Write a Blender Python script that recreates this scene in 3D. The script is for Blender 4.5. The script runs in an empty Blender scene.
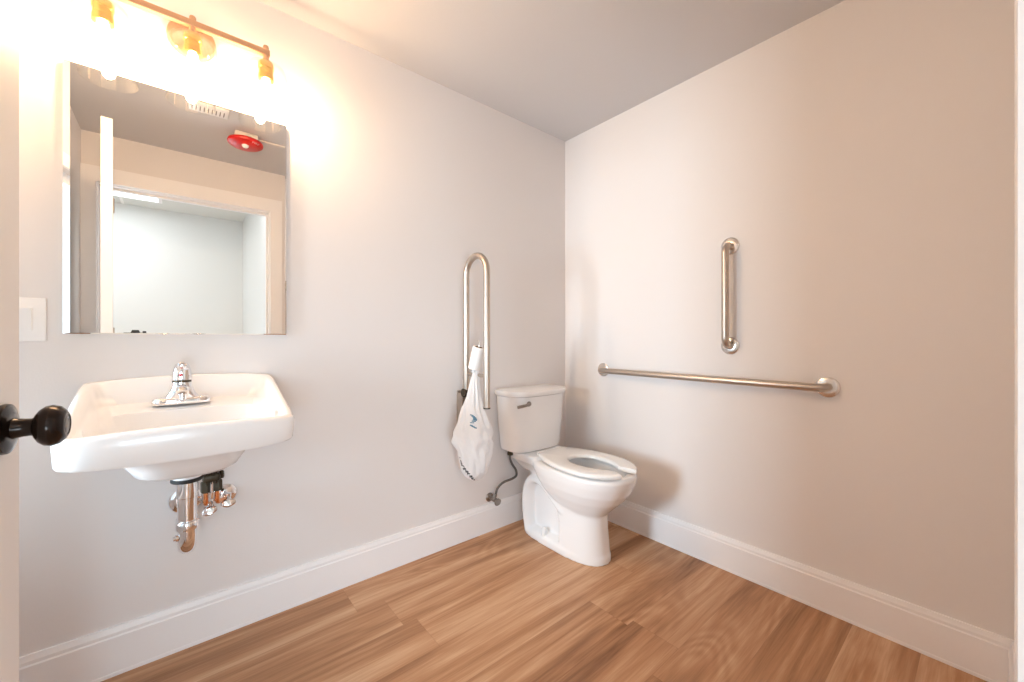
import bpy, math, random
from mathutils import Vector, Matrix
random.seed(4)
sc = bpy.context.scene
COL = sc.collection
PI = math.pi
S, C_ = math.sin, math.cos

# ------------------------------------------------------------------ helpers
class MB:
    """collects shapes, then links them as ONE mesh object"""
    def __init__(self):
        self.v = []; self.f = []
    def add(self, vs, fs):
        o = len(self.v)
        self.v += [tuple(p) for p in vs]
        self.f += [tuple(i + o for i in f) for f in fs]
        return self
    def box(self, x0, x1, y0, y1, z0, z1):
        if x0 > x1: x0, x1 = x1, x0
        if y0 > y1: y0, y1 = y1, y0
        if z0 > z1: z0, z1 = z1, z0
        vs = [(x0,y0,z0),(x1,y0,z0),(x1,y1,z0),(x0,y1,z0),(x0,y0,z1),(x1,y0,z1),(x1,y1,z1),(x0,y1,z1)]
        fs = [(0,3,2,1),(4,5,6,7),(0,1,5,4),(1,2,6,5),(2,3,7,6),(3,0,4,7)]
        return self.add(vs, fs)
    def loft(self, rings, cap0=True, cap1=True, closed=True):
        n = len(rings[0]); vs = [p for r in rings for p in r]; fs = []
        m = n if closed else n - 1
        for k in range(len(rings) - 1):
            for i in range(m):
                j = (i + 1) % n
                fs.append((k*n+i, k*n+j, (k+1)*n+j, (k+1)*n+i))
        if cap0: fs.append(tuple(range(n))[::-1])
        if cap1: fs.append(tuple((len(rings)-1)*n + i for i in range(n)))
        return self.add(vs, fs)
    def lathe(self, prof, origin=(0,0,0), axis=(0,0,1), n=32, cap0=True, cap1=True):
        a = Vector(axis).normalized()
        u = a.orthogonal().normalized(); w = a.cross(u); o = Vector(origin)
        rings = [[o + a*h + (u*C_(2*PI*i/n) + w*S(2*PI*i/n))*max(r, 1e-4) for i in range(n)] for r, h in prof]
        return self.loft(rings, cap0, cap1)
    def tube(self, pts, r, n=16, caps=True, sx=None):
        pts = [Vector(p) for p in pts]
        rr = r if isinstance(r, (list, tuple)) else [r]*len(pts)
        tang = []
        for i in range(len(pts)):
            a = pts[max(i-1, 0)]; b = pts[min(i+1, len(pts)-1)]
            tang.append((b - a).normalized())
        u = tang[0].orthogonal().normalized()
        rings = []
        for p, t, q in zip(pts, tang, rr):
            u = (u - t*u.dot(t)).normalized(); w = t.cross(u)
            ring = []
            for i in range(n):
                d = (u*C_(2*PI*i/n) + w*S(2*PI*i/n))*q
                if sx: d.x *= sx
                ring.append(p + d)
            rings.append(ring)
        return self.loft(rings, caps, caps)
    def build(self, name, mat, parent=None, smooth=35, loc=None):
        me = bpy.data.meshes.new(name)
        me.from_pydata(self.v, [], self.f); me.update()
        import bmesh
        bm = bmesh.new(); bm.from_mesh(me)
        bmesh.ops.recalc_face_normals(bm, faces=bm.faces)
        bm.to_mesh(me); bm.free()
        if smooth:
            for p in me.polygons: p.use_smooth = True
            me.set_sharp_from_angle(angle=math.radians(smooth))
        me.materials.append(mat)
        o = bpy.data.objects.new(name, me); COL.objects.link(o)
        if parent:
            o.parent = parent
            o.matrix_parent_inverse = Matrix.Translation(-world_loc(parent))
        return o

def world_loc(o):
    l = Vector(o.location)
    if o.parent: l = l + Vector((0,0,0)) if o.type == 'MESH' else l
    return l

def thing(name, label, cat, loc, group=None):
    o = bpy.data.objects.new(name, None); COL.objects.link(o)
    o.location = loc; o.empty_display_size = .05
    tag(o, label, cat, group); return o
def tag(o, label=None, cat=None, group=None, kind=None):
    if label: o['label'] = label
    if cat: o['category'] = cat
    if group: o['group'] = group
    if kind: o['kind'] = kind
    return o
def struct(o):
    o['kind'] = 'structure'; return o

def rbox(x0, x1, y0, y1, z0, z1, r, seg=3):
    """box with rounded edges, built as a loft in z"""
    m = MB(); rings = []
    def ring(ins, z):
        pts = []
        q = max(r - ins, .0005)
        a0, a1, b0, b1 = x0+ins, x1-ins, y0+ins, y1-ins
        for cx, cy, s in ((a1-q, b1-q, 0), (a0+q, b1-q, 90), (a0+q, b0+q, 180), (a1-q, b0+q, 270)):
            for k in range(seg+1):
                t = math.radians(s + 90*k/seg); pts.append((cx+q*C_(t), cy+q*S(t), z))
        return pts
    for k in range(seg+1):
        t = PI/2*k/seg; rings.append(ring(r*(1-S(t))*.98, z0 + r*(1-C_(t))))
    for k in range(seg+1):
        t = PI/2*(1-k/seg); rings.append(ring(r*(1-S(t))*.98, z1 - r*(1-C_(t))))
    return m.loft(rings)

def sring(cx, yb, yf, hw, z, nb=6, nf=2.4, split=None, n=72, bow=0, zf=None):
    """ring in plan: back half exponent nb, front half nf (front = -y)"""
    if split is None: split = (yb+yf)/2
    pts = []
    for i in range(n):
        t = 2*PI*i/n; c, s = C_(t), S(t)
        e = nb if s >= 0 else nf
        x = hw*math.copysign(abs(c)**(2/e), c)
        if s >= 0: y = split + (yb-split)*abs(s)**(2/e)
        else: y = split + (yf-split)*abs(s)**(2/e) - bow*(1-(x/hw)**2)*abs(s)
        zz = z(x, y) if callable(z) else z
        pts.append((cx+x, y, zz))
    return pts

def arc(p0, p1, p2, r, n=8):
    """fillet points at corner p1"""
    p0, p1, p2 = Vector(p0), Vector(p1), Vector(p2)
    a = (p0-p1).normalized(); b = (p2-p1).normalized()
    ang = a.angle(b); d = r/math.tan(ang/2)
    s, e = p1+a*d, p1+b*d
    cen = p1 + (a+b).normalized()*(r/math.sin(ang/2))
    out = []
    for k in range(n+1):
        t = k/n; w = (s-cen).normalized().slerp((e-cen).normalized(), t); out.append(cen + w*r)
    return out
def path(pts, r, n=8):
    out = [Vector(pts[0])]
    for i in range(1, len(pts)-1): out += arc(pts[i-1], pts[i], pts[i+1], r, n)
    return out + [Vector(pts[-1])]
def spline(pts, n=8):
    P = [Vector(p) for p in pts]; P = [P[0]*2-P[1]] + P + [P[-1]*2-P[-2]]; out = []
    for i in range(1, len(P)-2):
        for k in range(n):
            t = k/n; a, b, c, d = P[i-1:i+3]
            out.append(.5*((2*b)+(c-a)*t+(2*a-5*b+4*c-d)*t*t+(3*b-a-3*c+d)*t**3))
    return out + [P[-2]]

# ------------------------------------------------------------------ materials
def lin(c):
    return tuple((x/255/12.92 if x/255 <= .04045 else ((x/255+.055)/1.055)**2.4) for x in c)
def mat(name, col, rough=.5, metal=0, spec=.5, coat=0, bump=None, emit=None):
    m = bpy.data.materials.new(name); m.use_nodes = True
    nt = m.node_tree; b = nt.nodes['Principled BSDF']
    b.inputs['Base Color'].default_value = (*col, 1)
    b.inputs['Roughness'].default_value = rough
    b.inputs['Metallic'].default_value = metal
    b.inputs['Specular IOR Level'].default_value = spec
    if coat: b.inputs['Coat Weight'].default_value = coat; b.inputs['Coat Roughness'].default_value = .04
    if emit:
        b.inputs['Emission Color'].default_value = (*emit[0], 1); b.inputs['Emission Strength'].default_value = emit[1]
    if bump:
        tc = nt.nodes.new('ShaderNodeTexCoord'); n = nt.nodes.new('ShaderNodeTexNoise')
        n.inputs['Scale'].default_value = bump[0]; n.inputs['Detail'].default_value = 3
        bp = nt.nodes.new('ShaderNodeBump'); bp.inputs['Strength'].default_value = bump[1]; bp.inputs['Distance'].default_value = .002
        nt.links.new(tc.outputs['Object'], n.inputs['Vector']); nt.links.new(n.outputs['Fac'], bp.inputs['Height'])
        nt.links.new(bp.outputs['Normal'], b.inputs['Normal'])
    return m

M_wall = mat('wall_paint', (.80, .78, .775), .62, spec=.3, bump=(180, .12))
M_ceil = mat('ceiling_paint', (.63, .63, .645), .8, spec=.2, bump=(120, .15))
M_trim = mat('white_trim_paint', (.91, .91, .925), .35, spec=.4)
M_door = mat('door_paint', (.83, .815, .80), .4, spec=.4)
M_porc = mat('white_porcelain', (.89, .89, .895), .19, spec=.5)
M_seat = mat('white_seat_plastic', (.88, .88, .875), .22)
M_plas = mat('white_switch_plastic', (.88, .88, .88), .3)
M_chrome = mat('chrome', (.86, .86, .88), .07, 1)
M_nick = mat('brushed_stainless', (.56, .485, .42), .36, 1)
M_pewter = mat('dull_valve_metal', (.34,.30,.27), .3, 1)
M_satin = mat('polished_flange_steel', (.78, .74, .70), .22, 1)
M_bronze = mat('oil_rubbed_bronze', (.022, .014, .011), .22, .55)
M_bar = mat('warm_brushed_bronze', (.56, .36, .24), .35, .8)
M_brass = mat('brass_socket', (.85, .55, .18), .25, 1)
M_copper = mat('copper_pipe', (.82, .36, .16), .22, 1)
M_dark = mat('dark_valve_bronze', (.055, .042, .025), .4, .5)
M_hose = mat('braided_hose', (.16, .15, .14), .4, .6, bump=(900, .8))
M_rubber = mat('black_rubber', (.015, .015, .015), .6)
M_paper = mat('tissue_paper', (.88, .87, .86), .9, spec=.1, bump=(300, .2))
M_card = mat('cardboard_core', (.22, .13, .08), .9)
M_ink = mat('black_print', (.02, .02, .025), .6)
M_blue = mat('blue_print', (.10, .22, .33), .6)
M_redp = mat('red_plastic', (.60, .010, .008), .38)
M_reddot = mat('red_indicator', (.6, .01, .02), .3)
M_bluedot = mat('blue_indicator', (.02, .1, .5), .3)
M_white = mat('white_lettering', (.9, .9, .9), .5)
M_lens = mat('clear_strobe_lens', (.92, .92, .92), .05)
M_hallwall = mat('hall_wall_paint', (.76, .77, .76), .7, spec=.2)
M_black = mat('black_camera_body', (.02, .02, .022), .45)
M_strobebase = mat('white_box_plastic', (.72, .70, .66), .5)

def mirror_mat():
    m = mat('silvered_mirror', (.93, .94, .935), .004, 1); return m
M_mirror = mirror_mat()

def thin_glass(name, tint=(1,1,1), gl=.08):
    m = bpy.data.materials.new(name); m.use_nodes = True; nt = m.node_tree
    nt.nodes.clear()
    out = nt.nodes.new('ShaderNodeOutputMaterial'); mix = nt.nodes.new('ShaderNodeMixShader')
    tr = nt.nodes.new('ShaderNodeBsdfTransparent'); g = nt.nodes.new('ShaderNodeBsdfGlossy')
    fr = nt.nodes.new('ShaderNodeLayerWeight'); fr.inputs['Blend'].default_value = gl
    tr.inputs['Color'].default_value = (*tint, 1); g.inputs['Roughness'].default_value = .02
    nt.links.new(fr.outputs['Facing'], mix.inputs['Fac'])
    nt.links.new(tr.outputs[0], mix.inputs[1]); nt.links.new(g.outputs[0], mix.inputs[2])
    nt.links.new(mix.outputs[0], out.inputs['Surface'])
    return m
M_glass = thin_glass('clear_shade_glass', (1, .998, .99), .10)
M_pane = thin_glass('window_glass', (.97, .99, .98), .06)

BULB = 222
def emit_mat(name, col, st):
    m = bpy.data.materials.new(name); m.use_nodes = True; nt = m.node_tree; nt.nodes.clear()
    o = nt.nodes.new('ShaderNodeOutputMaterial'); e = nt.nodes.new('ShaderNodeEmission')
    e.inputs['Color'].default_value = (*col, 1); e.inputs['Strength'].default_value = st
    nt.links.new(e.outputs[0], o.inputs['Surface']); return m
M_bulb = emit_mat('glowing_bulb', (1.0, .665, .385), BULB)
M_diff = emit_mat('lit_diffuser', (.93, .97, 1.0), 6)

def bag_mat():
    m = bpy.data.materials.new('thin_white_plastic'); m.use_nodes = True; nt = m.node_tree
    b = nt.nodes['Principled BSDF']; b.inputs['Base Color'].default_value = (.93, .93, .94, 1)
    b.inputs['Roughness'].default_value = .38
    out = nt.nodes['Material Output']
    t = nt.nodes.new('ShaderNodeBsdfTranslucent'); t.inputs['Color'].default_value = (.92, .92, .93, 1)
    mx = nt.nodes.new('ShaderNodeMixShader'); mx.inputs['Fac'].default_value = .3
    tc = nt.nodes.new('ShaderNodeTexCoord'); n = nt.nodes.new('ShaderNodeTexNoise'); n.inputs['Scale'].default_value = 26
    n.inputs['Detail'].default_value = 4; n.inputs['Distortion'].default_value = 1.2
    mp = nt.nodes.new('ShaderNodeMapping'); mp.inputs['Scale'].default_value = (1, 1, .35)
    bp = nt.nodes.new('ShaderNodeBump'); bp.inputs['Strength'].default_value = .5; bp.inputs['Distance'].default_value = .01
    nt.links.new(tc.outputs['Object'], mp.inputs['Vector']); nt.links.new(mp.outputs[0], n.inputs['Vector'])
    nt.links.new(n.outputs['Fac'], bp.inputs['Height']); nt.links.new(bp.outputs[0], b.inputs['Normal']); nt.links.new(bp.outputs[0], t.inputs['Normal'])
    nt.links.new(b.outputs[0], mx.inputs[1]); nt.links.new(t.outputs[0], mx.inputs[2]); nt.links.new(mx.outputs[0], out.inputs['Surface'])
    return m
M_bag = bag_mat()

def floor_mat():
    m = bpy.data.materials.new('oak_vinyl_planks'); m.use_nodes = True; nt = m.node_tree; N = nt.nodes; L = nt.links
    b = N['Principled BSDF']; b.inputs['Specular IOR Level'].default_value = .35
    tc = N.new('ShaderNodeTexCoord'); sp = N.new('ShaderNodeSeparateXYZ'); L.new(tc.outputs['Object'], sp.inputs[0])
    def math_(op, a, bb=None, c=None):
        n = N.new('ShaderNodeMath'); n.operation = op
        for i, q in enumerate((a, bb, c)):
            if q is None: continue
            if isinstance(q, (int, float)): n.inputs[i].default_value = q
            else: L.new(q, n.inputs[i])
        return n.outputs[0]
    PW, PL = .180, 1.22
    row = math_('FLOOR', math_('DIVIDE', math_('ADD', sp.outputs['Y'], .03), PW))
    wn = N.new('ShaderNodeTexWhiteNoise'); wn.noise_dimensions = '1D'; L.new(row, wn.inputs['W'])
    xs = math_('ADD', math_('DIVIDE', sp.outputs['X'], PL), wn.outputs['Value'])
    colm = math_('FLOOR', xs)
    cb = N.new('ShaderNodeCombineXYZ'); L.new(row, cb.inputs[0]); L.new(colm, cb.inputs[1])
    wid = N.new('ShaderNodeTexWhiteNoise'); wid.noise_dimensions = '2D'; L.new(cb.outputs[0], wid.inputs['Vector'])
    # seams
    fy = math_('FRACT', math_('DIVIDE', math_('ADD', sp.outputs['Y'], .03), PW)); fx = math_('FRACT', xs)
    ey = math_('MINIMUM', fy, math_('SUBTRACT', 1, fy)); ex = math_('MINIMUM', fx, math_('SUBTRACT', 1, fx))
    sy = math_('LESS_THAN', ey, .006); sx = math_('LESS_THAN', ex, .0010)
    seam = math_('MAXIMUM', sy, sx)
    # grain coordinates, shifted for every plank
    sh = math_('MULTIPLY', wid.outputs['Value'], 37.0)
    gv = N.new('ShaderNodeCombineXYZ')
    L.new(math_('ADD', sp.outputs['X'], sh), gv.inputs[0]); L.new(sp.outputs['Y'], gv.inputs[1]); L.new(sh, gv.inputs[2])
    def noise(scale, detail, rough=.55, dist=0):
        mp = N.new('ShaderNodeMapping'); mp.inputs['Scale'].default_value = scale; L.new(gv.outputs[0], mp.inputs['Vector'])
        n = N.new('ShaderNodeTexNoise'); n.inputs['Scale'].default_value = 1; n.inputs['Detail'].default_value = detail
        n.inputs['Roughness'].default_value = rough; n.inputs['Distortion'].default_value = dist
        L.new(mp.outputs[0], n.inputs['Vector']); return n.outputs['Fac']
    broad = noise((.8, 11, 1), 4, .55, .6)
    mid = noise((3.2, 75, 1), 5, .65, .4)
    fine = noise((9, 260, 1), 3)
    # cathedral figure
    cath = noise((1.5, 5.5, 1), 1, .4)
    ringv = math_('SINE', math_('MULTIPLY', cath, 95))
    ringv = math_('MULTIPLY', math_('ADD', ringv, 1), .5)
    msk = N.new('ShaderNodeMapRange'); msk.inputs[1].default_value = .50; msk.inputs[2].default_value = .66
    L.new(noise((.7, 4, 1), 2), msk.inputs[0])
    tot = math_('ADD', math_('MULTIPLY', broad, .64), math_('MULTIPLY', mid, .26))
    tot = math_('ADD', tot, math_('MULTIPLY', fine, .10))
    tot = math_('ADD', tot, math_('MULTIPLY', math_('SUBTRACT', wid.outputs['Value'], .5), .07))
    tot = math_('SUBTRACT', tot, math_('MULTIPLY', math_('MULTIPLY', ringv, msk.outputs[0]), .07))
    cr = N.new('ShaderNodeValToRGB'); L.new(tot, cr.inputs[0])
    e = cr.color_ramp.elements
    e[0].position = .30; e[0].color = (*lin((124, 85, 57)), 1)
    e[1].position = .68; e[1].color = (*lin((220, 184, 150)), 1)
    q = cr.color_ramp.elements.new(.48); q.color = (*lin((180, 135, 99)), 1)
    mx = N.new('ShaderNodeMixRGB'); mx.blend_type = 'MULTIPLY'; mx.inputs[2].default_value = (.55, .48, .42, 1)
    L.new(math_('MULTIPLY', seam, .3), mx.inputs[0]); L.new(cr.outputs[0], mx.inputs[1]); L.new(mx.outputs[0], b.inputs['Base Color'])
    rr = math_('ADD', .42, math_('MULTIPLY', mid, .12)); L.new(rr, b.inputs['Roughness'])
    bp = N.new('ShaderNodeBump'); bp.inputs['Strength'].default_value = .12; bp.inputs['Distance'].default_value = .002
    L.new(math_('SUBTRACT', math_('MULTIPLY', fine, .4), seam), bp.inputs['Height']); L.new(bp.outputs[0], b.inputs['Normal'])
    return m
M_floor = floor_mat()

def tile_mat():
    m = mat('ceiling_tiles', (.80, .82, .80), .85, spec=.1); nt = m.node_tree
    b = nt.nodes['Principled BSDF']; tc = nt.nodes.new('ShaderNodeTexCoord')
    br = nt.nodes.new('ShaderNodeTexBrick'); br.offset = 0; br.inputs['Scale'].default_value = 1
    br.inputs['Brick Width'].default_value = 1.2; br.inputs['Row Height'].default_value = .6; br.inputs['Mortar Size'].default_value = .012
    br.inputs['Color1'].default_value = (.72, .74, .72, 1); br.inputs['Color2'].default_value = (.76, .78, .76, 1)
    br.inputs['Mortar'].default_value = (.9, .9, .9, 1)
    nt.links.new(tc.outputs['Object'], br.inputs['Vector']); nt.links.new(br.outputs['Color'], b.inputs['Base Color']); return m
M_tile = tile_mat()

# ------------------------------------------------------------------ room dimensions
H = 2.37                      # ceiling
XW4 = -2.42                   # left wall
YD = -1.853                   # door wall, room face
T = .12
JR, JL = -1.410, -2.345       # door opening
DH = 2.053
WY0, WY1, WZ0, WZ1 = -.80, -.14, .46, 1.72   # window in left wall
HX0, HX1, HY, HH = -5.0, -1.34, -4.15, 2.5   # hall outside the door

# floor: room + hall
struct(MB().box(HX0-.1, .12, HY-.1, .12, -.1, 0).build('floor', M_floor, smooth=0))
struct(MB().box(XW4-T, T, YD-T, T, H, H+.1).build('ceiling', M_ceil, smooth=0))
struct(MB().box(XW4-T, T, 0, T, 0, H).build('wall_back', M_wall, smooth=0))
struct(MB().box(0, T, YD-T, 0, 0, H).build('wall_right', M_wall, smooth=0))
w4 = MB()
w4.box(XW4-T, XW4, YD-T, WY0, 0, H); w4.box(XW4-T, XW4, WY1, 0, 0, H)
w4.box(XW4-T, XW4, WY0, WY1, 0, WZ0); w4.box(XW4-T, XW4, WY0, WY1, WZ1, H)
struct(w4.build('wall_left', M_wall, smooth=0))
w3 = MB()
w3.box(JR+.018, 0, YD-T, YD, 0, H); w3.box(XW4, JL-.018, YD-T, YD, 0, H); w3.box(JL-.018, JR+.018, YD-T, YD, DH+.018, H)
struct(w3.build('wall_front', M_wall, smooth=0))
# hall
QX0, QX1, QZ0, QZ1 = -4.30, -1.95, .22, .96     # low window added in the far hall wall to let fill light in
hw_ = MB()
hw_.box(HX0-.1, QX0, HY-.1, HY, 0, HH); hw_.box(QX1, HX1+.1, HY-.1, HY, 0, HH); hw_.box(QX0, QX1, HY-.1, HY, 0, QZ0); hw_.box(QX0, QX1, HY-.1, HY, QZ1, HH)
struct(hw_.build('wall_hall_far', M_hallwall, smooth=0))
lw = MB()
for a in ((QX0,QX0+.04,QZ0,QZ1),(QX1-.04,QX1,QZ0,QZ1),(QX0+.04,QX1-.04,QZ0,QZ0+.04),(QX0+.04,QX1-.04,QZ1-.04,QZ1)): lw.box(a[0],a[1],HY-.08,HY-.02,a[2],a[3])
win_added = struct(lw.build('window_added_2', M_trim, smooth=0))
MB().box(QX0+.04, QX1-.04, HY-.052, HY-.048, QZ0+.04, QZ1-.04).build('pane', M_pane, win_added, smooth=0)
struct(MB().box(HX1, HX1+.1, HY, YD-T, 0, HH).build('wall_hall_right', M_hallwall, smooth=0))
struct(MB().box(HX0-.1, HX0, HY, YD-T, 0, HH).build('wall_hall_left', M_hallwall, smooth=0))
struct(MB().box(HX0, XW4-T, YD-T, YD-.02, 0, HH).build('wall_hall_near', M_hallwall, smooth=0))
struct(MB().box(HX0-.1, HX1+.1, HY-.1, YD-T, HH, HH+.08).build('ceiling_hall', M_tile, smooth=0))
struct(MB().box(XW4-T, HX1+.1, YD-T, YD-.02, H+.1, HH+.08).build('wall_hall_header', M_hallwall, smooth=0))

# baseboards: profile (out, z)
def base(name, p0, p1, out, hgt=.152):
    p0, p1, out = Vector(p0), Vector(p1), Vector(out)
    prof = [(0,0),(.0165,0),(.0165,.010),(.0150,.012),(.0150,hgt-.030),(.0122,hgt-.026),(.0122,hgt-.016),(.0092,hgt-.008),(.0075,hgt),(0,hgt)]
    rings = [[q + out*a + Vector((0,0,z)) for a, z in prof] for q in (p0, p1)]
    return struct(MB().loft(rings).build(name, M_trim, smooth=20))
base('baseboard_back', (XW4,0,0), (0,0,0), (0,-1,0))
base('baseboard_right', (0,-.0165,0), (0,YD,0), (-1,0,0))
base('baseboard_left', (XW4,-.0165,0), (XW4,YD,0), (1,0,0))
base('baseboard_front', (JR+.085,YD,0), (-.0165,YD,0), (0,1,0))

# door casing (trim) and jamb
jm = MB()
jm.box(JR, JR+.018, YD-T-.001, YD+.001, 0, DH); jm.box(JL-.018, JL, YD-T-.001, YD+.001, 0, DH); jm.box(JL-.018, JR+.018, YD-T-.001, YD+.001, DH, DH+.018)
jm.box(JR-.012, JR, YD-.085, YD-.05, 0, DH); jm.box(JL, JL+.012, YD-.085, YD-.05, 0, DH); jm.box(JL+.012, JR-.012, YD-.085, YD-.05, DH-.012, DH)
struct(jm.build('trim_1', M_trim, smooth=0))
def casing(name, y0, y1, wl):
    c = MB()
    c.box(JR+.004, JR+.084, y0, y1, 0, DH+.100); c.box(JL-wl, JL-.004, y0, y1, 0, DH+.100); c.box(JL-.004, JR+.004, y0, y1, DH+.004, DH+.100)
    return struct(c.build(name, M_trim, smooth=0))
casing('trim_2', YD, YD+.032, .074)
casing('trim_3', YD-T-.017, YD-T, .15)

# window in the left wall (daylight source)
wf = MB()
fx0, fx1 = XW4-.09, XW4-.03
for a in ((WY0, WY0+.04, WZ0, WZ1), (WY1-.04, WY1, WZ0, WZ1), (WY0+.04, WY1-.04, WZ0, WZ0+.04), (WY0+.04, WY1-.04, WZ1-.04, WZ1)):
    wf.box(fx0, fx1, *a)
win = struct(wf.build('window_1', M_trim, smooth=0))
MB().box(XW4-.062, XW4-.058, WY0+.04, WY1-.04, WZ0+.04, WZ1-.04).build('pane', M_pane, win, smooth=0)
wc = MB()
wc.box(XW4, XW4+.012, WY0-.05, WY0, WZ0-.05, WZ1+.05); wc.box(XW4, XW4+.012, WY1, WY1+.05, WZ0-.05, WZ1+.05)
wc.box(XW4, XW4+.012, WY0, WY1, WZ1, WZ1+.05); wc.box(XW4-.03, XW4+.03, WY0-.05, WY1+.05, WZ0-.025, WZ0)
struct(wc.build('trim_4', M_trim, smooth=0))

# ------------------------------------------------------------------ door leaf (standing open into the room)
LEN = 1.02; ang = math.atan2(-(LEN), -.10)
fe = Vector((-2.180, -.700, 0))           # room-side corner of the free edge
d = Vector((-.085, -1.0, 0)).normalized() # toward the hinge
nrm = Vector((d.y, -d.x, 0)); nrm = nrm if nrm.x < 0 else -nrm   # away from the camera side
TH = .037
def dpt(a, t, z): return fe + d*a + nrm*t + Vector((0,0,z))
def dbox(m, a0, a1, t0, t1, z0, z1):
    vs = [dpt(a0,t0,z0),dpt(a1,t0,z0),dpt(a1,t1,z0),dpt(a0,t1,z0),dpt(a0,t0,z1),dpt(a1,t0,z1),dpt(a1,t1,z1),dpt(a0,t1,z1)]
    m.add(vs, [(0,3,2,1),(4,5,6,7),(0,1,5,4),(1,2,6,5),(2,3,7,6),(3,0,4,7)])
leafm = MB(); dbox(leafm, 0, LEN, 0, TH, .012, 2.035)
leaf = struct(leafm.build('door_1', M_door, smooth=0))
ko = dpt(.066, 0, .926); ax = -nrm
kn = MB()
kn.lathe([(.0,.0),(.0405,.0),(.0415,.003),(.0405,.008),(.031,.0115),(.019,.013)], ko, ax, 40)
kn.lathe([(.0185,.008),(.0165,.016),(.0150,.024),(.0145,.032),(.0155,.0355),(.0215,.038),(.0285,.0425),(.0335,.049),(.0350,.0565),(.0320,.0655),(.0245,.0725),(.020,.0745),(.0185,.0745),(.0170,.0735),(.0150,.0738),(.014,.0742),(.0,.0745)], ko, ax, 40)
MBk = kn.build('door_knob', M_bronze, leaf, 40); MBk['label'] = 'dark bronze round door knob'
kb = MB(); ko2 = dpt(.066, TH, .926)
kb.lathe([(.0,.0),(.033,.0),(.033,.008),(.014,.013),(.012,.034),(.025,.047),(.0285,.06),(.021,.076),(0,.08)], ko2, nrm, 32)
kb.build('door_knob', M_bronze, leaf, 40)
hg = MB()
for z in (.25, 1.05, 1.85): hg.lathe([(.007,0),(.007,.09)], dpt(LEN+.006, .0, z), (0,0,1), 12)
hg.build('hinge', M_nick, leaf)

# ------------------------------------------------------------------ light switch
sw = thing('light_switch', 'white rocker light switch on wall left of the mirror', 'light switch', (-2.30, 0, 1.13))
rbox(-2.352, -2.262, -.006, 0, 1.066, 1.194, .0028).build('wall_plate', M_plas, sw)
rk = MB(); y0 = -.0062
rk.loft([[(-2.324,y0+.004,1.096),(-2.289,y0+.004,1.096),(-2.289,y0+.004,1.164),(-2.324,y0+.004,1.164)],
         [(-2.323,y0-.002,1.097),(-2.290,y0-.002,1.097),(-2.290,y0-.010,1.163),(-2.323,y0-.010,1.163)]])
rk.build('rocker', M_plas, sw, 20)

# ------------------------------------------------------------------ mirror
MX0, MX1, MZ0, MZ1, MT = -2.228, -1.632, 1.089, 1.915, .018
mm = MB(); bv = 1
def mr(i, y): return [(MX0+.015*i,y,MZ0+.003*i),(MX1-.005*i,y,MZ0+.003*i),(MX1-.005*i,y,MZ1-.004*i),(MX0+.015*i,y,MZ1-.004*i)]
mm.loft([mr(0,0), mr(0,-MT+.0022), mr(bv,-MT)])
mirror = tag(mm.build('mirror', M_mirror, smooth=0), 'frameless rectangular mirror with polished edges on wall above the sink', 'mirror')

# ------------------------------------------------------------------ vanity light
VZ, VY = 2.128, -.086
VX = [-2.136, -1.924, -1.712]
vl = thing('vanity_light', 'three-bulb vanity light with clear glass shades above the mirror', 'wall light', (-1.924, 0, VZ))
MB().lathe([(.068,0),(.068,.012),(.064,.018),(.02,.021)], (-1.924,0,VZ-.008), (0,-1,0), 48).build('canopy', M_bar, vl)
am = MB(); am.tube([(-1.924,-.015,VZ),(-1.924,VY,VZ)], .010, 14)
am.build('arm', M_bar, vl)
rbox(VX[0]-.012, VX[2]+.012, VY-.010, VY+.010, VZ-.011, VZ+.011, .003).build('crossbar', M_bar, vl)
def v_parts(x):
    p = MB().lathe([(.0095,2.065),(.0095,2.128),(.008,2.132)], (x,VY,.022), n=20).build('post', M_bar, vl)
    s = MB().lathe([(.012,2.072),(.022,2.070),(.0255,2.064),(.0255,2.046),(.0235,2.044),(.0235,2.024),(.0255,2.022),(.0255,2.004),(.018,2.000)], (x,VY,.022), n=28).build('socket', M_brass, vl)
    prof = [(.0265,2.060),(.034,2.0600),(.048,2.057),(.060,2.049),(.067,2.037),(.0700,2.020),(.0705,1.902),(.0720,1.8995),(.0708,1.8975),(.0680,1.901),(.0680,2.018),(.0650,2.0335),(.0585,2.0445),(.047,2.0525),(.034,2.0555),(.0265,2.0555)]
    g = MB().lathe(prof + [prof[0]], (x,VY,.022), n=48, cap0=False, cap1=False).build('glass_shade', M_glass, vl)
    b = MB().lathe([(.012,2.006),(.0135,1.996),(.0165,1.982),(.0175,1.966),(.0175,1.935),(.015,1.915),(.009,1.9065),(.0005,1.903)], (x,VY,.022), n=24).build('bulb', M_bulb, vl)
for x in VX: v_parts(x)

# ------------------------------------------------------------------ sink
SX = -1.937
TX, TY = -1.940, -.22
def ztop(x, y):                           # rim slopes up to a raised back
    t = min(1, max(0, (y+.47)/.47)); fr = .840 + .012*(1-min(1,(x/.25)**2))*(1-t)
    u = min(1, max(0, (y+.40)/.37))
    return fr*(1-u) + (.936 + .014*(1-min(1,(x/.25)**2)))*u
def rimz(off): return lambda x, y: ztop(x, y) + off
def apb(x, y): return .771 - .010*(1-min(1,(x/.25)**2))
def deckz(x, y):
    return .864 - .010*max(0, (-.06-y)/.3) if y > -.2 else .856 - .02*min(1, (-.2-y)/.2)
sk = MB(); K = dict(n=128)
R = []
R.append(sring(TX, TY+.036, TY-.036, .036, .648, 2, 2, **K))
R.append(sring(TX, TY+.039, TY-.039, .039, .664, 2, 2, **K))
R.append(sring(SX, -.16, -.285, .062, .671, 2.2, 2.2, **K))
R.append(sring(SX, -.12, -.325, .098, .675, 2.8, 2.8, **K))
R.append(sring(SX, -.10, -.345, .122, .688, 3, 3, **K))
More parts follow.
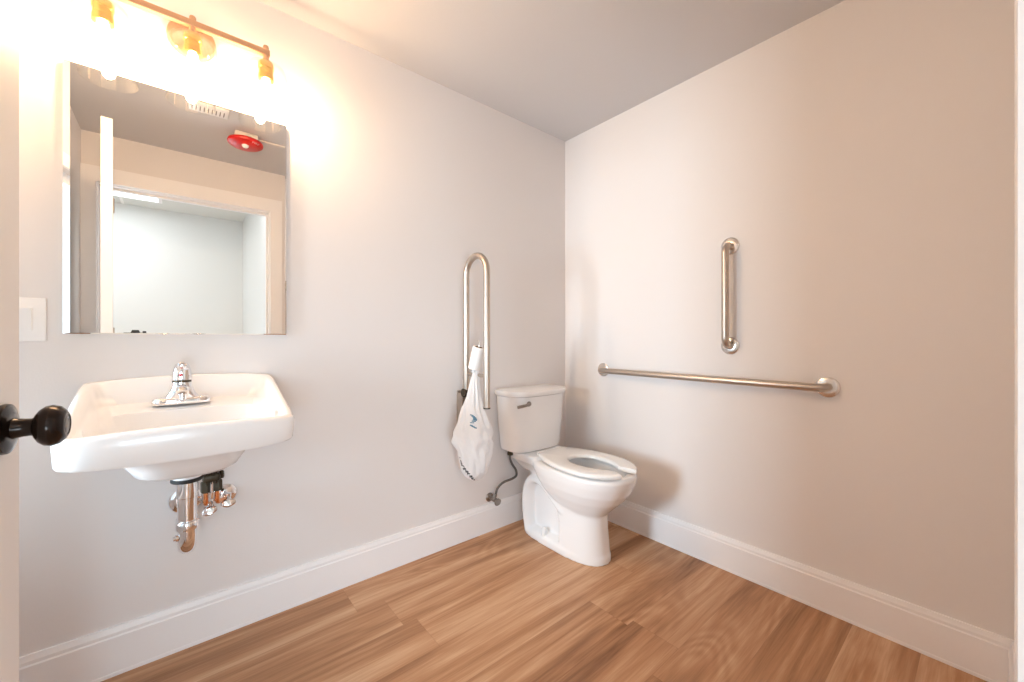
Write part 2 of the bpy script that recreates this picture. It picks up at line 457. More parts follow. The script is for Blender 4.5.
R.append(sring(SX, -.08, -.365, .138, .714, 3.2, 3, **K))
R.append(sring(SX, -.06, -.385, .156, .742, 3.5, 3.2, **K))
R.append(sring(SX, -.04, -.410, .185, .758, 4, 4, **K))
R.append(sring(SX, -.025, -.425, .212, .765, 5, 4.5, **K))
R.append(sring(SX, -.010, -.452, .242, lambda x, y: apb(x,y)+.001, 12, 8, bow=.008, **K))
R.append(sring(SX, -.002, -.463, .249, lambda x, y: apb(x,y), 14, 9, bow=.009, **K))
R.append(sring(SX, -.000, -.467, .252, lambda x, y: apb(x,y)+.005, 14, 9, bow=.009, **K))
R.append(sring(SX, -.000, -.470, .255, lambda x, y: ztop(x,y)-.012, 14, 9, bow=.009, **K))
R.append(sring(SX, -.0015, -.467, .2525, lambda x, y: ztop(x,y)-.004, 14, 9, bow=.009, **K))
R.append(sring(SX, -.006, -.461, .247, lambda x, y: ztop(x,y), 14, 9, bow=.009, **K))
R.append(sring(SX, -.014, -.447, .236, lambda x, y: ztop(x,y)-.0005, 12, 8, bow=.008, **K))
R.append(sring(SX, -.020, -.439, .229, lambda x, y: ztop(x,y)-.006, 11, 7, bow=.008, **K))
R.append(sring(SX, -.030, -.431, .222, lambda x, y: (ztop(x,y)-.010)*.55+.45*min(deckz(x,y),ztop(x,y)-.02), 9, 6.5, bow=.013, **K))
R.append(sring(SX, -.046, -.426, .212, lambda x, y: min(deckz(x,y)+.003, ztop(x,y)-.014), 8, 6, bow=.012, **K))
R.append(sring(SX, -.060, -.421, .205, lambda x, y: min(deckz(x,y), ztop(x,y)-.022), 7, 6, bow=.012, **K))
R.append(sring(SX, -.155, -.414, .192, lambda x, y: .850-.03*min(1,max(0,(-.16-y)/.1)), 6, 5, bow=.010, **K))
R.append(sring(SX, -.170, -.406, .181, .812, 5, 4.5, bow=.008, **K))
R.append(sring(SX, -.180, -.375, .155, .760, 4, 3.5, **K))
R.append(sring(SX, -.185, -.335, .110, .718, 3, 3, **K))
R.append(sring(SX, -.195, -.275, .050, .700, 2.2, 2.2, **K))
R.append(sring(SX, -.20, -.24, .022, .697, 2, 2, **K))
sk.loft(R)
sink = thing('sink', 'white wall-hung sink below the mirror', 'sink', (SX, -.22, .65))
sk.build('basin', M_porc, sink, 50)
MB().lathe([(.0205,.0),(.0225,.0025),(.016,.003),(.006,.002)], (SX,-.22,.6985), n=28).build('drain_ring', M_chrome, sink)

# faucet (deck mounted)
FX, FY, FZ = -1.952, -.100, .8625
fa = thing('faucet', 'chrome centerset faucet standing on the back deck of the white sink', 'faucet', (FX, FY, FZ))
def oval(hw, hd, z, n=40, p=2.6, dy=0): return sring(FX, FY+hd+dy, FY-hd+dy, hw, z, p, p, n=n)
MB().loft([oval(.075,.027,FZ,p=3.5), oval(.076,.028,FZ+.003,p=3.5), oval(.075,.027,FZ+.014,p=3.5), oval(.072,.024,FZ+.019,p=3.5), oval(.066,.020,FZ+.021,p=3.5)]).build('base_plate', M_chrome, fa)
bd = MB()
bd.loft([oval(.050,.024,FZ+.014), oval(.042,.0265,FZ+.026), oval(.033,.027,FZ+.040), oval(.0275,.027,FZ+.058), oval(.0265,.0265,FZ+.070)])
bd.build('body', M_chrome, fa)
sp_ = MB()
pts = spline([(FX,FY-.012,FZ+.038),(FX,FY-.05,FZ+.050),(FX,FY-.09,FZ+.052),(FX,FY-.112,FZ+.044)], 6)
sp_.tube(pts, [.0165 - .004*k/(len(pts)-1) for k in range(len(pts))], 20, sx=1.25)
sp_.lathe([(.0115,0),(.0115,.016)], (FX,FY-.108,FZ+.026), n=20)
sp_.build('spout', M_chrome, fa)
MB().lathe([(.0250,0),(.0250,.006),(.0235,.007)], (FX,FY,FZ+.070), n=28).build('collar', M_dark, fa)
hd = MB()
hd.loft([oval(.0265,.0265,FZ+.077), oval(.0272,.0272,FZ+.088), oval(.0250,.0260,FZ+.105), oval(.0205,.022,FZ+.120,dy=-.004), oval(.0165,.017,FZ+.129,dy=-.008), oval(.010,.011,FZ+.132,dy=-.010)])
lp = spline([(FX,FY-.008,FZ+.112),(FX,FY-.030,FZ+.120),(FX,FY-.050,FZ+.127),(FX,FY-.060,FZ+.129)], 5)
hd.tube(lp, [.013,.0128,.0125,.012,.0115,.011,.0105,.0105,.0105,.0105,.010,.0095,.0092,.009,.0085,.006][:len(lp)], 14, sx=1.35)
handle = hd.build('handle', M_chrome, fa)
MB().lathe([(.0048,0),(.0048,.001),(.003,.0016)], (FX-.003,FY-.0266,FZ+.094), (0,-1,0), 16).build('hot_mark', M_reddot, handle)

# drain and trap
tr = thing('drain_trap', 'chrome P-trap drain pipe hanging under the white sink', 'drain pipe', (TX, TY, .42))
MB().lathe([(.038,.638),(.041,.641),(.041,.648),(.034,.650)], (TX,TY,0), n=36).build('rubber_gasket', M_rubber, tr)
MB().lathe([(.0265,.642),(.0265,.590),(.0245,.588),(.0245,.520),(.0210,.518),(.0210,.48)], (TX,TY,0), n=32).build('tailpiece', M_chrome, tr)
TB = .474
pt = [(TX,TY,.500)] + [(TX, TY+.045-.045*C_(PI*k/14), TB-.006-.045*S(PI*k/14)) for k in range(15)] + [(TX,TY+.09,.482)]
pt += arc((TX,TY+.09,.45),(TX,TY+.09,.512),(TX,-.01,.512), .022, 6) + [(TX,-.003,.512)]
MB().tube(pt, .0235, 24).build('trap_bend', M_chrome, tr)
MB().lathe([(.0245,.490),(.0290,.492),(.0298,.496),(.0298,.512),(.028,.516),(.024,.517)], (TX,TY,0), n=28).build('slip_nut', M_chrome, tr)
MB().lathe([(.0240,.472),(.0285,.474),(.0285,.492),(.024,.494)], (TX,TY+.09,0), n=28).build('slip_nut', M_chrome, tr)
MB().lathe([(.010,0),(.010,.007),(.0065,.008),(.0065,.012)], (TX-.022,TY-.004,.470), (-1,-.2,0), 16).build('cleanout_plug', M_chrome, tr)
MB().lathe([(.046,0),(.047,.004),(.043,.010),(.033,.014),(.0245,.015)], (TX-.001,0,.512), (0,-1,0), 40).build('wall_flange', M_chrome, tr)

# mixing valve and copper tubes
mv = thing('mixing_valve', 'dark bronze mixing valve with copper tubes beside drain under sink', 'valve', (-1.872, -.16, .60))
vb = rbox(-1.902, -1.854, -.178, -.128, .606, .632, .008)
vb.lathe([(.012,0),(.014,.002),(.014,.010),(.011,.013)], (-1.893,-.152,.628), (0,0,1), 6)
vb.lathe([(.013,0),(.015,.003),(.015,.010),(.010,.013)], (-1.856,-.152,.620), (1,0,0), 6)
for k in range(3): vb.lathe([(.0275,0),(.0275,.003)], (-1.893+.013*k,-.152,.620), (1,0,0), 18)
vb.build('valve_body', M_dark, mv)
for x in (-1.892, -1.862): MB().lathe([(.013,.605),(.0145,.602),(.0145,.572),(.012,.569)], (x,-.152,0), n=6).build('union_nut', M_dark, mv)
wd = MB(); wd.lathe([(.006,.612),(.006,.572),(.0075,.570),(.0075,.552),(.005,.548)], (-1.877,-.160,0), n=14); wd.build('inlet_stem', M_chrome, mv)
MB().tube(path([(-1.892,-.152,.575),(-1.892,-.152,.530),(-1.884,-.075,.512)], .016), .0065, 12).build('copper_tube', M_copper, mv)
MB().tube(path([(-1.862,-.152,.575),(-1.862,-.152,.528),(-1.833,-.088,.520)], .016), .0065, 12).build('copper_tube', M_copper, mv)
# shutoff valves on the wall
def stop(x, z, label, hx, hz, fr=.036):
    t = thing('shutoff_valve', label, 'valve', (x, -.02, z), 'shutoff valves under the sink')
    MB().lathe([(fr,0),(fr+.001,.003),(fr*.86,.009),(fr*.56,.014),(fr*.36,.016)], (x,0,z), (0,-1,0), 36).build('wall_flange', M_chrome, t)
    b = MB(); b.lathe([(.009,0),(.009,.06),(.0135,.062),(.0155,.066),(.0155,.098),(.012,.104)], (x,-.01,z), (0,-1,0), 20)
    b.lathe([(.010,0),(.010,.018),(.012,.019),(.012,.030),(.008,.031)], (x,-.09,z), (0,0,1), 12)
    b.build('valve_body', M_chrome, t)
    h = MB(); a = Vector((hx, -1, hz)).normalized(); o = Vector((x,-.098,z))
    h.lathe([(.006,0),(.006,.016)], o, a, 10)
    rings = []
    u = a.cross(Vector((0,1,0))).normalized(); w = a.cross(u)
    for hh, s in ((.014,.6),(.016,1),(.026,1),(.029,.7)):
        rings.append([o + a*hh + u*.022*s*C_(2*PI*i/24) + w*.013*s*S(2*PI*i/24) for i in range(24)])
    h.loft(rings); h.build('oval_handle', M_chrome, t)
stop(-1.880, .490, 'chrome shutoff valve just right of the drain pipe under sink', -.05, .20, .015)
stop(-1.829, .503, 'chrome shutoff valve farthest right under sink, on a wide round flange', .0, .25)

# ------------------------------------------------------------------ fold-up grab bar
GX, GY0, GY1, GR = -.822, -.072, -.250, .0160
fb = thing('folding_grab_bar', 'folded-up stainless swing grab bar on wall left of toilet', 'grab bar', (GX, 0, .70))
cy = (GY0+GY1)/2; rad = (GY0-GY1)/2; zt = 1.50-GR-rad
pts = [(GX,GY0,.79),(GX,GY0,1.0)] + [(GX, cy+rad*C_(PI*k/20), zt+rad*S(PI*k/20)) for k in range(21)] + [(GX,GY1,1.0),(GX,GY1,.742)]
MB().tube(pts, GR, 24).build('bent_tube', M_nick, fb)
MB().lathe([(.0172,0),(.0172,.006),(.010,.007)], (GX,GY1,.736), n=20).build('end_cap', M_dark, fb)
MB().tube([(GX,GY0-.004,.893),(GX,GY1+.004,.893)], .0085, 14).build('brace_rod', M_nick, fb)
hb = rbox(GX-.014, GX+.030, -.006, 0, .52, .80, .0025)
hb.box(GX-.013, GX-.008, -.050, -.004, .56, .79); hb.box(GX+.022, GX+.028, -.085, -.004, .56, .79)
hb.build('hinge_bracket', M_nick, fb, 20)
hk = MB(); hk.lathe([(.0215,0),(.0215,.050)], (GX-.020,-.072,.795), (1,0,0), 20)
hk.build('hinge_barrel', M_dark, fb)
PB = Vector((GX-.014, -.150, .893)); PT = PB + Vector((.012,-.042,.150))
po = MB(); po.tube([PB, PT], .004, 10); po.tube(path([PT-(PT-PB)*.02, PT+Vector((.0,-.002,.012)), PT+Vector((-.006,.008,.022))], .005, 4), .0018, 8)
po.lathe([(.010,-.012),(.010,.012)], PB, (0,1,0), 12)
po.build('roll_post', M_nick, fb)
# paper roll
ax = (PT-PB).normalized(); r0 = PB + ax*.032
pr = thing('toilet_paper_roll', 'small white toilet paper roll held upright on the folded grab bar', 'toilet paper', r0)
MB().lathe([(.0195,0),(.0285,0),(.030,.002),(.030,.110),(.0285,.112),(.0195,.112)], r0, ax, 32, False, False).build('paper', M_paper, pr)
MB().lathe([(.0196,.0005),(.0196,.1118),(.0180,.1118),(.0180,.0005)], r0, ax, 28, False, False).build('core', M_card, pr)

# plastic bag
rt = Vector((.767,-.641,0)); fw = Vector((.641,.767,0))
BC = Vector((-.864,-.186,.014))
#       z     half-width depth  lateral shift
prof = [(.372,.004,.004,.012),(.378,.022,.014,.010),(.392,.042,.026,.008),(.415,.062,.036,.012),(.450,.073,.043,.013),(.500,.081,.046,.011),
        (.545,.088,.046,.004),(.575,.093,.045,.002),(.600,.092,.043,.003),(.630,.086,.040,.006),(.665,.073,.036,.007),(.700,.059,.031,.006),(.740,.045,.026,.003),
        (.780,.034,.022,.000),(.815,.027,.018,-.004),(.850,.020,.014,-.007),(.885,.014,.011,-.009),(.912,.012,.010,-.009),(.925,.008,.007,-.009)]
def lerp_prof(z):
    for a, b in zip(prof, prof[1:]):
        if z <= b[0]:
            t = max(0, (z-a[0])/(b[0]-a[0])); return [a[i]*(1-t)+b[i]*t for i in range(1, 4)]
    return prof[-1][1:]
def bag_r(th, z):
    k = min(1, (z-.37)/.1)
    fold = .05*S(5*th+14*z)+.045*S(9*th-22*z+1.3)+.03*S(15*th+31*z)
    up = min(1, max(0, (z-.62)/.2)); pleat = .13*up*S(11*th+1.5*S(8*z))
    knot = (.06*S(3*th+40*z)+.05*S(2*th+95*z+2*S(3*th)))*math.exp(-((z-.57)/.06)**2)
    return 1 + (fold*(1-.4*up) + pleat + knot)*k
def bag_pt(th, z, off=0):
    hw, dp, sh = lerp_prof(z); q = bag_r(th, z)
    lean = Vector((.045,.010,0))*max(0, (z-.72)/.2)    # handles lead in to the bar
    p = BC + lean + rt*(sh + (hw*q+off)*C_(th)) + fw*((dp*q+off)*S(th))
    return Vector((p.x, p.y, z + BC.z + .004*S(4*th+z*30)))
bag = thing('plastic_bag', 'knotted white plastic shopping bag hanging from folded grab bar', 'bag', (BC.x, BC.y, .372))
NZ, NT = 84, 96
zs = [.373 + (.922-.373)*(k/NZ)**1.0 for k in range(NZ+1)]
MB().loft([[bag_pt(2*PI*i/NT, z) for i in range(NT)] for z in zs]).build('sack', M_bag, bag, 80)
# handle loop over the rod
hl = spline([(-.846,-.168,.905),(-.836,-.166,.925),(-.822,-.166,.914),(-.812,-.170,.880),(-.818,-.176,.850)], 6)
MB().tube(hl, [.009,.010,.0095,.008,.0075,.007,.0065,.006,.006,.006,.0065,.007,.007,.007,.0065,.006,.006,.006,.006,.0055,.005,.005,.005,.005,.004][:len(hl)], 12, sx=.9).build('handle_loop', M_bag, bag, 80)
def print_strip(name, m, strokes):
    b = MB()
    for th0, z0, th1, z1, w in strokes:                # each stroke follows the bag's surface
        n = 6; rows = []
        L0 = Vector((th1-th0, (z1-z0)*12)); pn = Vector((-L0.y, L0.x)).normalized()
        for k in range(n+1):
            t = k/n; th = th0+(th1-th0)*t; z = z0+(z1-z0)*t
            rows.append([bag_pt(th+pn.x*w*12, z+pn.y*w, .0012), bag_pt(th-pn.x*w*12, z-pn.y*w, .0012)])
        b.loft(rows, False, False, closed=False)
    return b.build(name, m, bag, 80)
# near side of the sack faces -fw : angle 3/2 pi
# lettering along the lower left edge, a run of short upright strokes
st = []
for k in range(10):
    z = .492 - .0122*k; t = PI*(1.17 + .020*k + .0022*k*k)
    st.append((t-.11, z, t+.13, z, .0026)); st.append((t+(.13 if k % 2 else -.11), z, t+(.13 if k % 2 else -.11), z-.009, .0024))
    if k % 3: st.append((t-.11, z-.006, t+.13, z-.006, .0022))
print_strip('black_lettering', M_ink, st)
bl = []
for k in range(7):
    a = k/6; c = PI*1.47+.22*S(a*3.0); bl.append((c-.10, .692-.034*a, c+.16, .688-.034*a, .0038*(1-.8*abs(a-.4))))
for k in range(3): bl.append((PI*1.45+.11*k, .648-.006*k, PI*1.45+.11*k+.16, .642-.006*k, .0026))
print_strip('blue_emblem', M_blue, bl)

# ------------------------------------------------------------------ toilet
CX = -.396
to = thing('toilet', 'white elongated toilet with open-front seat in the corner', 'toilet', (CX, -.38, 0))
pieces = MB()
def L(rows, **k): pieces.loft([sring(CX, yb, yf, hw, z, nb, nf, sp, n=72) for z, yb, yf, hw, nb, nf, sp in rows])
# plinth
L([(0,-.108,-.635,.110,4,2.3,-.42),(.030,-.108,-.635,.110,4,2.3,-.42),(.046,-.118,-.628,.102,4,2.3,-.42),(.056,-.14,-.62,.07,4,2.3,-.42)])
# front column
L([(0,-.405,-.635,.107,8,2.3,-.45),(.05,-.405,-.628,.103,8,2.3,-.45),(.15,-.40,-.618,.098,8,2.3,-.45),(.22,-.385,-.616,.099,8,2.3,-.45),(.262,-.37,-.622,.104,7,2.3,-.45)])
# rear core
L([(0,-.135,-.45,.058,3,3,None),(.30,-.14,-.45,.058,3,3,None),(.36,-.12,-.40,.09,3,3,None)])
# trapway
tp = spline([(CX,-.470,.178),(CX,-.43,.205),(CX,-.345,.268),(CX,-.270,.312),(CX,-.205,.312),(CX,-.160,.262),(CX,-.148,.17),(CX,-.156,.09),(CX,-.17,.02)], 6)
pieces.tube(tp, [min(.040, .026+.0022*k) for k in range(len(tp))], 28, sx=2.65)
# bowl with its hollow
B = [(.205,-.36,-.590,.070,2.5,2.3,-.48),(.225,-.345,-.618,.090,2.6,2.3,-.48),(.262,-.31,-.655,.117,2.8,2.3,-.49),(.305,-.27,-.700,.143,3,2.3,-.50),
     (.350,-.235,-.735,.163,3,2.3,-.51),(.395,-.21,-.755,.174,3,2.3,-.52),(.425,-.20,-.762,.177,3,2.3,-.52),(.436,-.205,-.757,.172,3,2.3,-.52),
     (.440,-.215,-.745,.160,3,2.3,-.52),(.438,-.285,-.715,.130,2.4,2.3,-.52),(.425,-.295,-.708,.122,2.4,2.3,-.52),(.395,-.30,-.705,.122,2.4,2.3,-.52),
     (.350,-.33,-.675,.105,2.3,2.3,-.51),(.300,-.38,-.620,.075,2.2,2.2,-.50),(.268,-.43,-.57,.045,2,2,-.50)]
L(B)
# rear deck under the tank
L([(.345,-.09,-.33,.075,5,3,None),(.385,-.06,-.33,.110,6,3,None),(.410,-.045,-.32,.135,7,4,None),(.446,-.04,-.30,.145,8,5,None),(.4515,-.045,-.29,.138,8,5,None)])
bowl = pieces.build('bowl', M_porc, to, 0)
rm = bowl.modifiers.new('r', 'REMESH'); rm.mode = 'VOXEL'; rm.voxel_size = .0052; rm.use_smooth_shade = True
sm = bowl.modifiers.new('s', 'SMOOTH'); sm.factor = .5; sm.iterations = 7
dg = bpy.context.evaluated_depsgraph_get(); dg.update()
me = bpy.data.meshes.new_from_object(bowl.evaluated_get(dg))
bowl.modifiers.clear(); bowl.data = me
for p in me.polygons: p.use_smooth = True
if not me.materials: me.materials.append(M_porc)
MB().loft([sring(CX,-.365,-.635,.082,.3105,2.2,2.2,-.50,n=48), sring(CX,-.365,-.635,.082,.3115,2.2,2.2,-.50,n=48)]).build('bowl_water', mat('still_water', (.72,.76,.78), .03), to)
for q in (-1, 1): MB().lathe([(.015,.040),(.016,.052),(.014,.074),(.009,.084),(.001,.087)], (CX+q*.090,-.300,0), n=20).build('bolt_cap', M_seat, to)
# tank
tk = MB()
tk.loft([sring(CX,-.035,-.185,.160,.4495,8,3.2,-.10,n=96), sring(CX,-.025,-.198,.174,.456,8,3.2,-.10,n=96), sring(CX,-.022,-.204,.180,.473,8,3.2,-.10,n=96),
         sring(CX,-.018,-.214,.194,.62,8,3.2,-.10,n=96), sring(CX,-.016,-.220,.202,.757,8,3.2,-.10,n=96)])
tk.build('tank', M_porc, to, 40)
ld = MB()
ld.loft([sring(CX,-.014,-.215,.204,.757,8,3.2,-.10,n=96), sring(CX,-.010,-.230,.211,.761,8,3.2,-.10,n=96), sring(CX,-.008,-.234,.215,.770,8,3.2,-.10,n=96),
         sring(CX,-.008,-.234,.215,.780,8,3.2,-.10,n=96), sring(CX,-.012,-.229,.210,.787,8,3.2,-.10,n=96), sring(CX,-.03,-.20,.19,.791,7,3,-.10,n=96), sring(CX,-.08,-.13,.05,.793,4,3,-.10,n=96)])
ld.build('tank_lid', M_porc, to, 40)
lv = MB()
lx, ly, lz = CX-.115, -.207, .722
lv.lathe([(.016,0),(.0165,.004),(.014,.012),(.010,.017)], (lx,ly+.006,lz), (-.2,-1,0), 22)
lv.tube(spline([(lx-.002,ly-.014,lz),(lx-.03,ly-.014,lz-.004),(lx-.066,ly-.003,lz-.010),(lx-.078,ly+.002,lz-.012)], 5), [.0075]*4+[.0078]*6+[.0080]*6, 12)
lv.build('flush_lever', M_pewter, to)
# seat: open-front ring
def seat_outer(v):                                    # half width at distance along the seat (0 back .. 1 front)
    tab = [(0,.098),(.03,.106),(.10,.122),(.2,.146),(.32,.166),(.45,.1775),(.58,.180),(.70,.173),(.80,.155),(.88,.128),(.94,.096),(.98,.06),(1,.0)]
    for a, b in zip(tab, tab[1:]):
        if v <= b[0]:
            t = (v-a[0])/(b[0]-a[0]); return a[1]*(1-t)+b[1]*t
    return 0
SYB, SYF = -.256, -.764
poly = []
for k in range(121):
    v = (1-C_(PI*k/120))/2; poly.append((seat_outer(v), SYB+(SYF-SYB)*v))
full = [(-x, y) for x, y in poly] + [(x, y) for x, y in poly[::-1]]
IC = (0, -.525)
def outer_at(a):
    dx, dy = S(a), C_(a); best = .3                  # a=0 -> back (+y)
    for (x0,y0),(x1,y1) in zip(full, full[1:]+full[:1]):
        ex, ey = x1-x0, y1-y0; den = dx*ey - dy*ex
        if abs(den) < 1e-12: continue
        px, py = x0-IC[0], y0-IC[1]
        t = (px*ey-py*ex)/den; u = (px*dy-py*dx)/den
        if t > 0 and -1e-6 <= u <= 1+1e-6: best = t; break
    return Vector((dx*best+IC[0], dy*best+IC[1]))
rings = []
A = PI - .24; NS = 120
for k in range(NS+1):
    a = -A + 2*A*k/NS
    o = outer_at(a)
    ib = .112 if abs(a) < PI/2 else .158
    inn = Vector((IC[0]+.088*S(a), IC[1]+ib*C_(a)))
    # parallel prong ends at the front opening
    if abs(a) > PI-1.0:
        q = (abs(a)-(PI-1.0))/(1.0-.24)
        inn.x = math.copysign(max(abs(inn.x), .036), a)
    e = .0 if 3 < k < NS-3 else 1
    z0, z1, r = .4475, .4690, .006
    dirv = (o-inn); w = dirv.length; dirv.normalize()
    sec = [(0.3,z0),(0,z0+.004),(0,z1-.007),(.004/w,z1-.002),(.012/w,z1),(1-.016/w,z1),(1-.006/w,z1-.002),(1-.001/w,z1-.007),(1,z0+.006),(1-.003/w,z0+.001),(1-.008/w,z0)]
    rings.append([(CX+inn.x+(o.x-inn.x)*s, inn.y+(o.y-inn.y)*s, z) for s, z in sec])
MB().loft(rings).build('seat', M_seat, to, 40)
hn = MB()
for s in (-1, 1):
    hn.lathe([(.012,0),(.014,.003),(.014,.014),(.011,.018)], (CX+s*.07,-.248,.447), n=20)
hn.tube([(CX-.09,-.252,.458),(CX+.09,-.252,.458)], .008, 14)
hn.build('seat_hinge', M_seat, to)
for x, y in ((-.13,-.45),(.13,-.45),(-.11,-.64),(.11,-.64)): MB().lathe([(.009,.436),(.009,.4485)], (CX+x,y,0), n=12).build('seat_bumper', M_rubber, to)

# water supply for the toilet
sv = thing('toilet_supply_line', 'dark braided supply hose and chrome wall valve left of toilet base', 'supply line', (-.622, -.02, .18))
vx, vz = -.622, .186
v_ = MB(); v_.lathe([(.024,0),(.025,.003),(.018,.008),(.009,.010),(.009,.030),(.013,.032),(.013,.056),(.010,.058)], (vx,0,vz), (0,-1,0), 24)
v_.lathe([(.009,0),(.009,.016),(.011,.017),(.011,.028),(.008,.029)], (vx,-.044,vz), (.35,0,.94), 8)
v_.build('valve_body', M_pewter, sv)
h_ = MB(); h_.lathe([(.006,0),(.006,.012),(.019,.014),(.0205,.018),(.0205,.024),(.017,.027)], (vx,-.058,vz), (0,-1,-.25), 10)
h_.build('valve_handle', M_pewter, sv)
ex = -.548
hz = spline([(vx+.010,-.046,vz+.026),(vx+.020,-.050,vz+.058),(vx+.055,-.056,vz+.084),(vx+.115,-.060,vz+.092),(ex+.072,-.062,vz+.105),(ex+.062,-.070,vz+.140),(ex+.022,-.085,vz+.185),(ex,-.092,vz+.225),(ex,-.095,vz+.258)], 8)
MB().tube(hz, .0066, 12).build('hose', M_hose, sv, 60)
MB().lathe([(.013,.428),(.0165,.430),(.0165,.444),(.012,.449)], (ex,-.095,0), n=10).build('coupling_nut', M_dark, sv)

# ------------------------------------------------------------------ wall grab bars
def flange(x, y, z, name, parent):
    o = MB().lathe([(.039,0),(.040,.002),(.039,.006),(.035,.0085),(.018,.0095)], (x,y,z), (-1,0,0), 44).build(name, M_satin, parent); return o
def grab(name, label, a, b):
    a, b = Vector(a), Vector(b); t = thing(name, label, 'grab bar', (a+b)/2)
    off = Vector((-.057,0,0)); p = path([a, a+off, b+off, b], .040, 10)
    MB().tube(p, .0160, 24).build('bar', M_nick, t)
    for q in (a, b): flange(q.x, q.y, q.z, 'wall_flange', t)
grab('grab_bar', 'long horizontal stainless grab bar on right wall beside toilet', (0,-.312,.886), (0,-1.392,.883))
grab('grab_bar', 'short vertical stainless grab bar mounted on right wall', (0,-1.030,1.500), (0,-1.030,1.040))

# ------------------------------------------------------------------ ceiling fixtures seen in the mirror
AX, AY = -1.626, -1.30
al = thing('fire_alarm', 'red fire alarm strobe on the ceiling, seen in mirror', 'fire alarm', (AX, AY, H))
rbox(AX-.062, AX+.062, AY-.062, AY+.062, H-.030, H, .006).build('back_box', M_strobebase, al)
MB().lathe([(.080,-.030),(.094,-.036),(.098,-.046),(.095,-.056),(.080,-.066),(.050,-.074),(.020,-.077),(.001,-.0775)], (AX,AY,H), n=48).build('red_housing', M_redp, al)
MB().lathe([(.020,-.072),(.018,-.082),(.012,-.088),(.001,-.090)], (AX-.005,AY+.035,H), n=24).build('strobe_lens', M_lens, al)
# FIRE lettering on the housing
cu = bpy.data.curves.new('fire_text', 'FONT'); cu.body = 'FIRE'; cu.size = .026; cu.align_x = 'CENTER'; cu.extrude = .0006
to_ = bpy.data.objects.new('fire_text', cu); COL.objects.link(to_)
bpy.context.view_layer.update()
dg = bpy.context.evaluated_depsgraph_get()
tme = bpy.data.meshes.new_from_object(to_.evaluated_get(dg)); bpy.data.objects.remove(to_)
tme.materials.clear(); tme.materials.append(M_white)
for v in tme.vertices:                                   # wrap onto the rim, facing down and toward the sink
    x, y = v.co.x, v.co.y
    a = PI/2 - .55 - x/.09*1.0; k = y/.026
    rr = .0955 - .018*(1-k)*.6; zz = -.052 - .016*(1-k)*.7
    v.co = (AX + (rr+.002)*C_(a), AY + (rr+.002)*S(a), H+zz-.002)
tl = bpy.data.objects.new('lettering', tme); COL.objects.link(tl); tl.parent = al; tl.matrix_parent_inverse = Matrix.Translation((-AX,-AY,-H))
rbox(AX+.062, -.80, AY-.006, AY+.006, H-.009, H, .002).build('surface_raceway', M_strobebase, al)
vt = thing('exhaust_vent', 'small white slotted vent on the ceiling, seen in mirror', 'vent', (-1.82, -1.06, H))
gr = rbox(-1.915, -1.735, -1.115, -1.005, H-.012, H, .004); gr.build('grille_plate', M_plas, vt)
M_vslot = mat('grey_slot', (.25,.24,.23), .7)
for k in range(9): MB().box(-1.902+.018*k, -1.897+.018*k, -1.095, -1.040, H-.0128, H-.011).build('slot', M_vslot, vt, 0)

# ------------------------------------------------------------------ hall beyond the door (seen in mirror)
ct = thing('ceiling_light', 'lit white fluorescent panel on the hall ceiling, seen in mirror', 'ceiling light', (-2.70, -3.50, HH))
fr = MB()
x0, x1, ya, yb = -3.32, -2.08, -3.80, -3.20
for a in ((x0,x1,ya,ya+.03),(x0,x1,yb-.03,yb),(x0,x0+.03,ya+.03,yb-.03),(x1-.03,x1,ya+.03,yb-.03)): fr.box(*a, HH-.02, HH)
fr.build('frame', M_trim, ct, 0)
MB().box(x0+.03, x1-.03, ya+.03, yb-.03, HH-.012, HH-.004).build('diffuser', M_diff, ct, 0)
# photographer's camera on its tripod, only its top peeps into the mirror
TPX, TPY = -2.205, -2.42
cm = thing('tripod_camera', 'black camera on a tripod, its top just showing at mirror bottom', 'camera', (TPX, TPY, 0))
cb = rbox(TPX-.068, TPX+.068, TPY-.03, TPY+.03, 1.030, 1.117, .008)
cb.loft([[(TPX-.028,TPY-.02,1.113),(TPX+.028,TPY-.02,1.113),(TPX+.028,TPY+.026,1.113),(TPX-.028,TPY+.026,1.113)],[(TPX-.018,TPY-.014,1.137),(TPX+.018,TPY-.014,1.137),(TPX+.018,TPY+.02,1.137),(TPX-.018,TPY+.02,1.137)]])
cb.lathe([(.010,1.115),(.011,1.128),(.009,1.129)], (TPX+.05,TPY,0), n=18)
cb.build('camera_body', M_black, cm, 30)
MB().lathe([(.034,0),(.036,.02),(.036,.06),(.034,.075),(.028,.074)], (TPX,TPY+.03,1.070), (0,1,0), 28).build('lens', M_black, cm)
MB().lathe([(.014,.55),(.014,.95),(.022,.955),(.024,.985),(.020,1.031)], (TPX,TPY,0), n=18).build('tripod_column', M_black, cm)
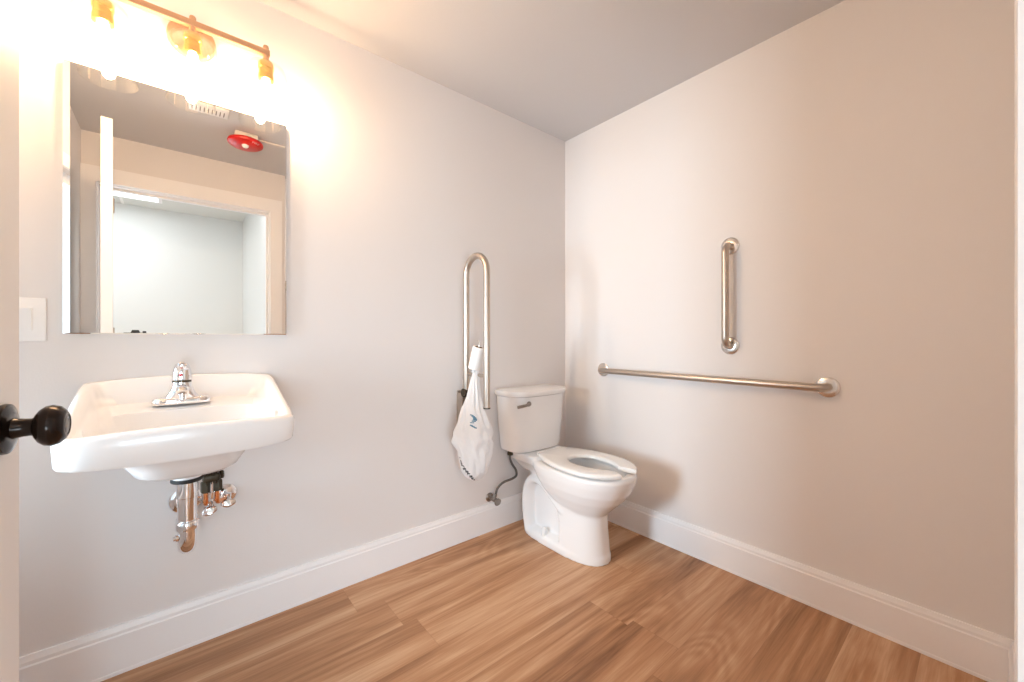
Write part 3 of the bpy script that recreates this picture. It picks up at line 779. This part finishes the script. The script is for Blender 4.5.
for k in range(3):
    a = 2*PI*k/3+.5
    MB().tube([(TPX+.02*C_(a),TPY+.02*S(a),.90),(TPX+.26*C_(a),TPY+.26*S(a),.008)], [.013,.009], 12).build('tripod_leg', M_black, cm)

# ------------------------------------------------------------------ lights
def area(name, loc, rot, sx, sy, power, col):
    l = bpy.data.lights.new(name, 'AREA'); l.shape = 'RECTANGLE'; l.size = sx; l.size_y = sy; l.energy = power; l.color = col
    o = bpy.data.objects.new(name, l); COL.objects.link(o); o.location = loc; o.rotation_euler = rot; return o
# daylight outside the left window, shining in (+x)
area('window_area_light', (-4.0, -.42, 1.10), (PI/2, 0, -PI/2), .50, .8, 67, (.72, .86, 1.0))
area('window_area_light', (-3.12, HY-.35, .60), (PI/2, 0, 0), 2.2, .75, 34, (.72, .86, 1.0)).data.spread = math.radians(100)  # fill through the added low hall window, brightens the back wall
# unseen fill lights added under the hall ceiling, no fixtures there
area('hall_fill', (-4.1, -3.1, HH-.03), (0, 0, 0), 1.2, .6, 8, (.96, .98, 1.0))
area('hall_fill', (-1.85, -2.30, HH-.03), (0, 0, 0), .9, .4, 5, (.96, .98, 1.0))

w = bpy.data.worlds.new('sky'); sc.world = w; w.use_nodes = True
bg = w.node_tree.nodes['Background']; bg.inputs['Color'].default_value = (.75, .87, 1, 1); bg.inputs['Strength'].default_value = 1.2

# ------------------------------------------------------------------ camera
F = 401.6
cam = bpy.data.cameras.new('camera'); co = bpy.data.objects.new('camera', cam); COL.objects.link(co)
cam.sensor_width = 36; cam.lens = 36*F/1024; cam.clip_start = .005
co.location = (-1.966, -1.807, 1.076)
co.rotation_euler = (PI/2, 0, -math.atan2(.641, .767))
cam.shift_y = -3/1024
sc.camera = co
sc.view_settings.view_transform = 'Standard'; sc.view_settings.look = 'None'
sc.view_settings.exposure = .42; sc.view_settings.gamma = 1; sc.view_settings.use_curve_mapping = False
sc.cycles.max_bounces = 14; sc.cycles.diffuse_bounces = 8; sc.cycles.transparent_max_bounces = 16
sc.cycles.use_denoising = True
sc.cycles.sample_clamp_indirect = 6
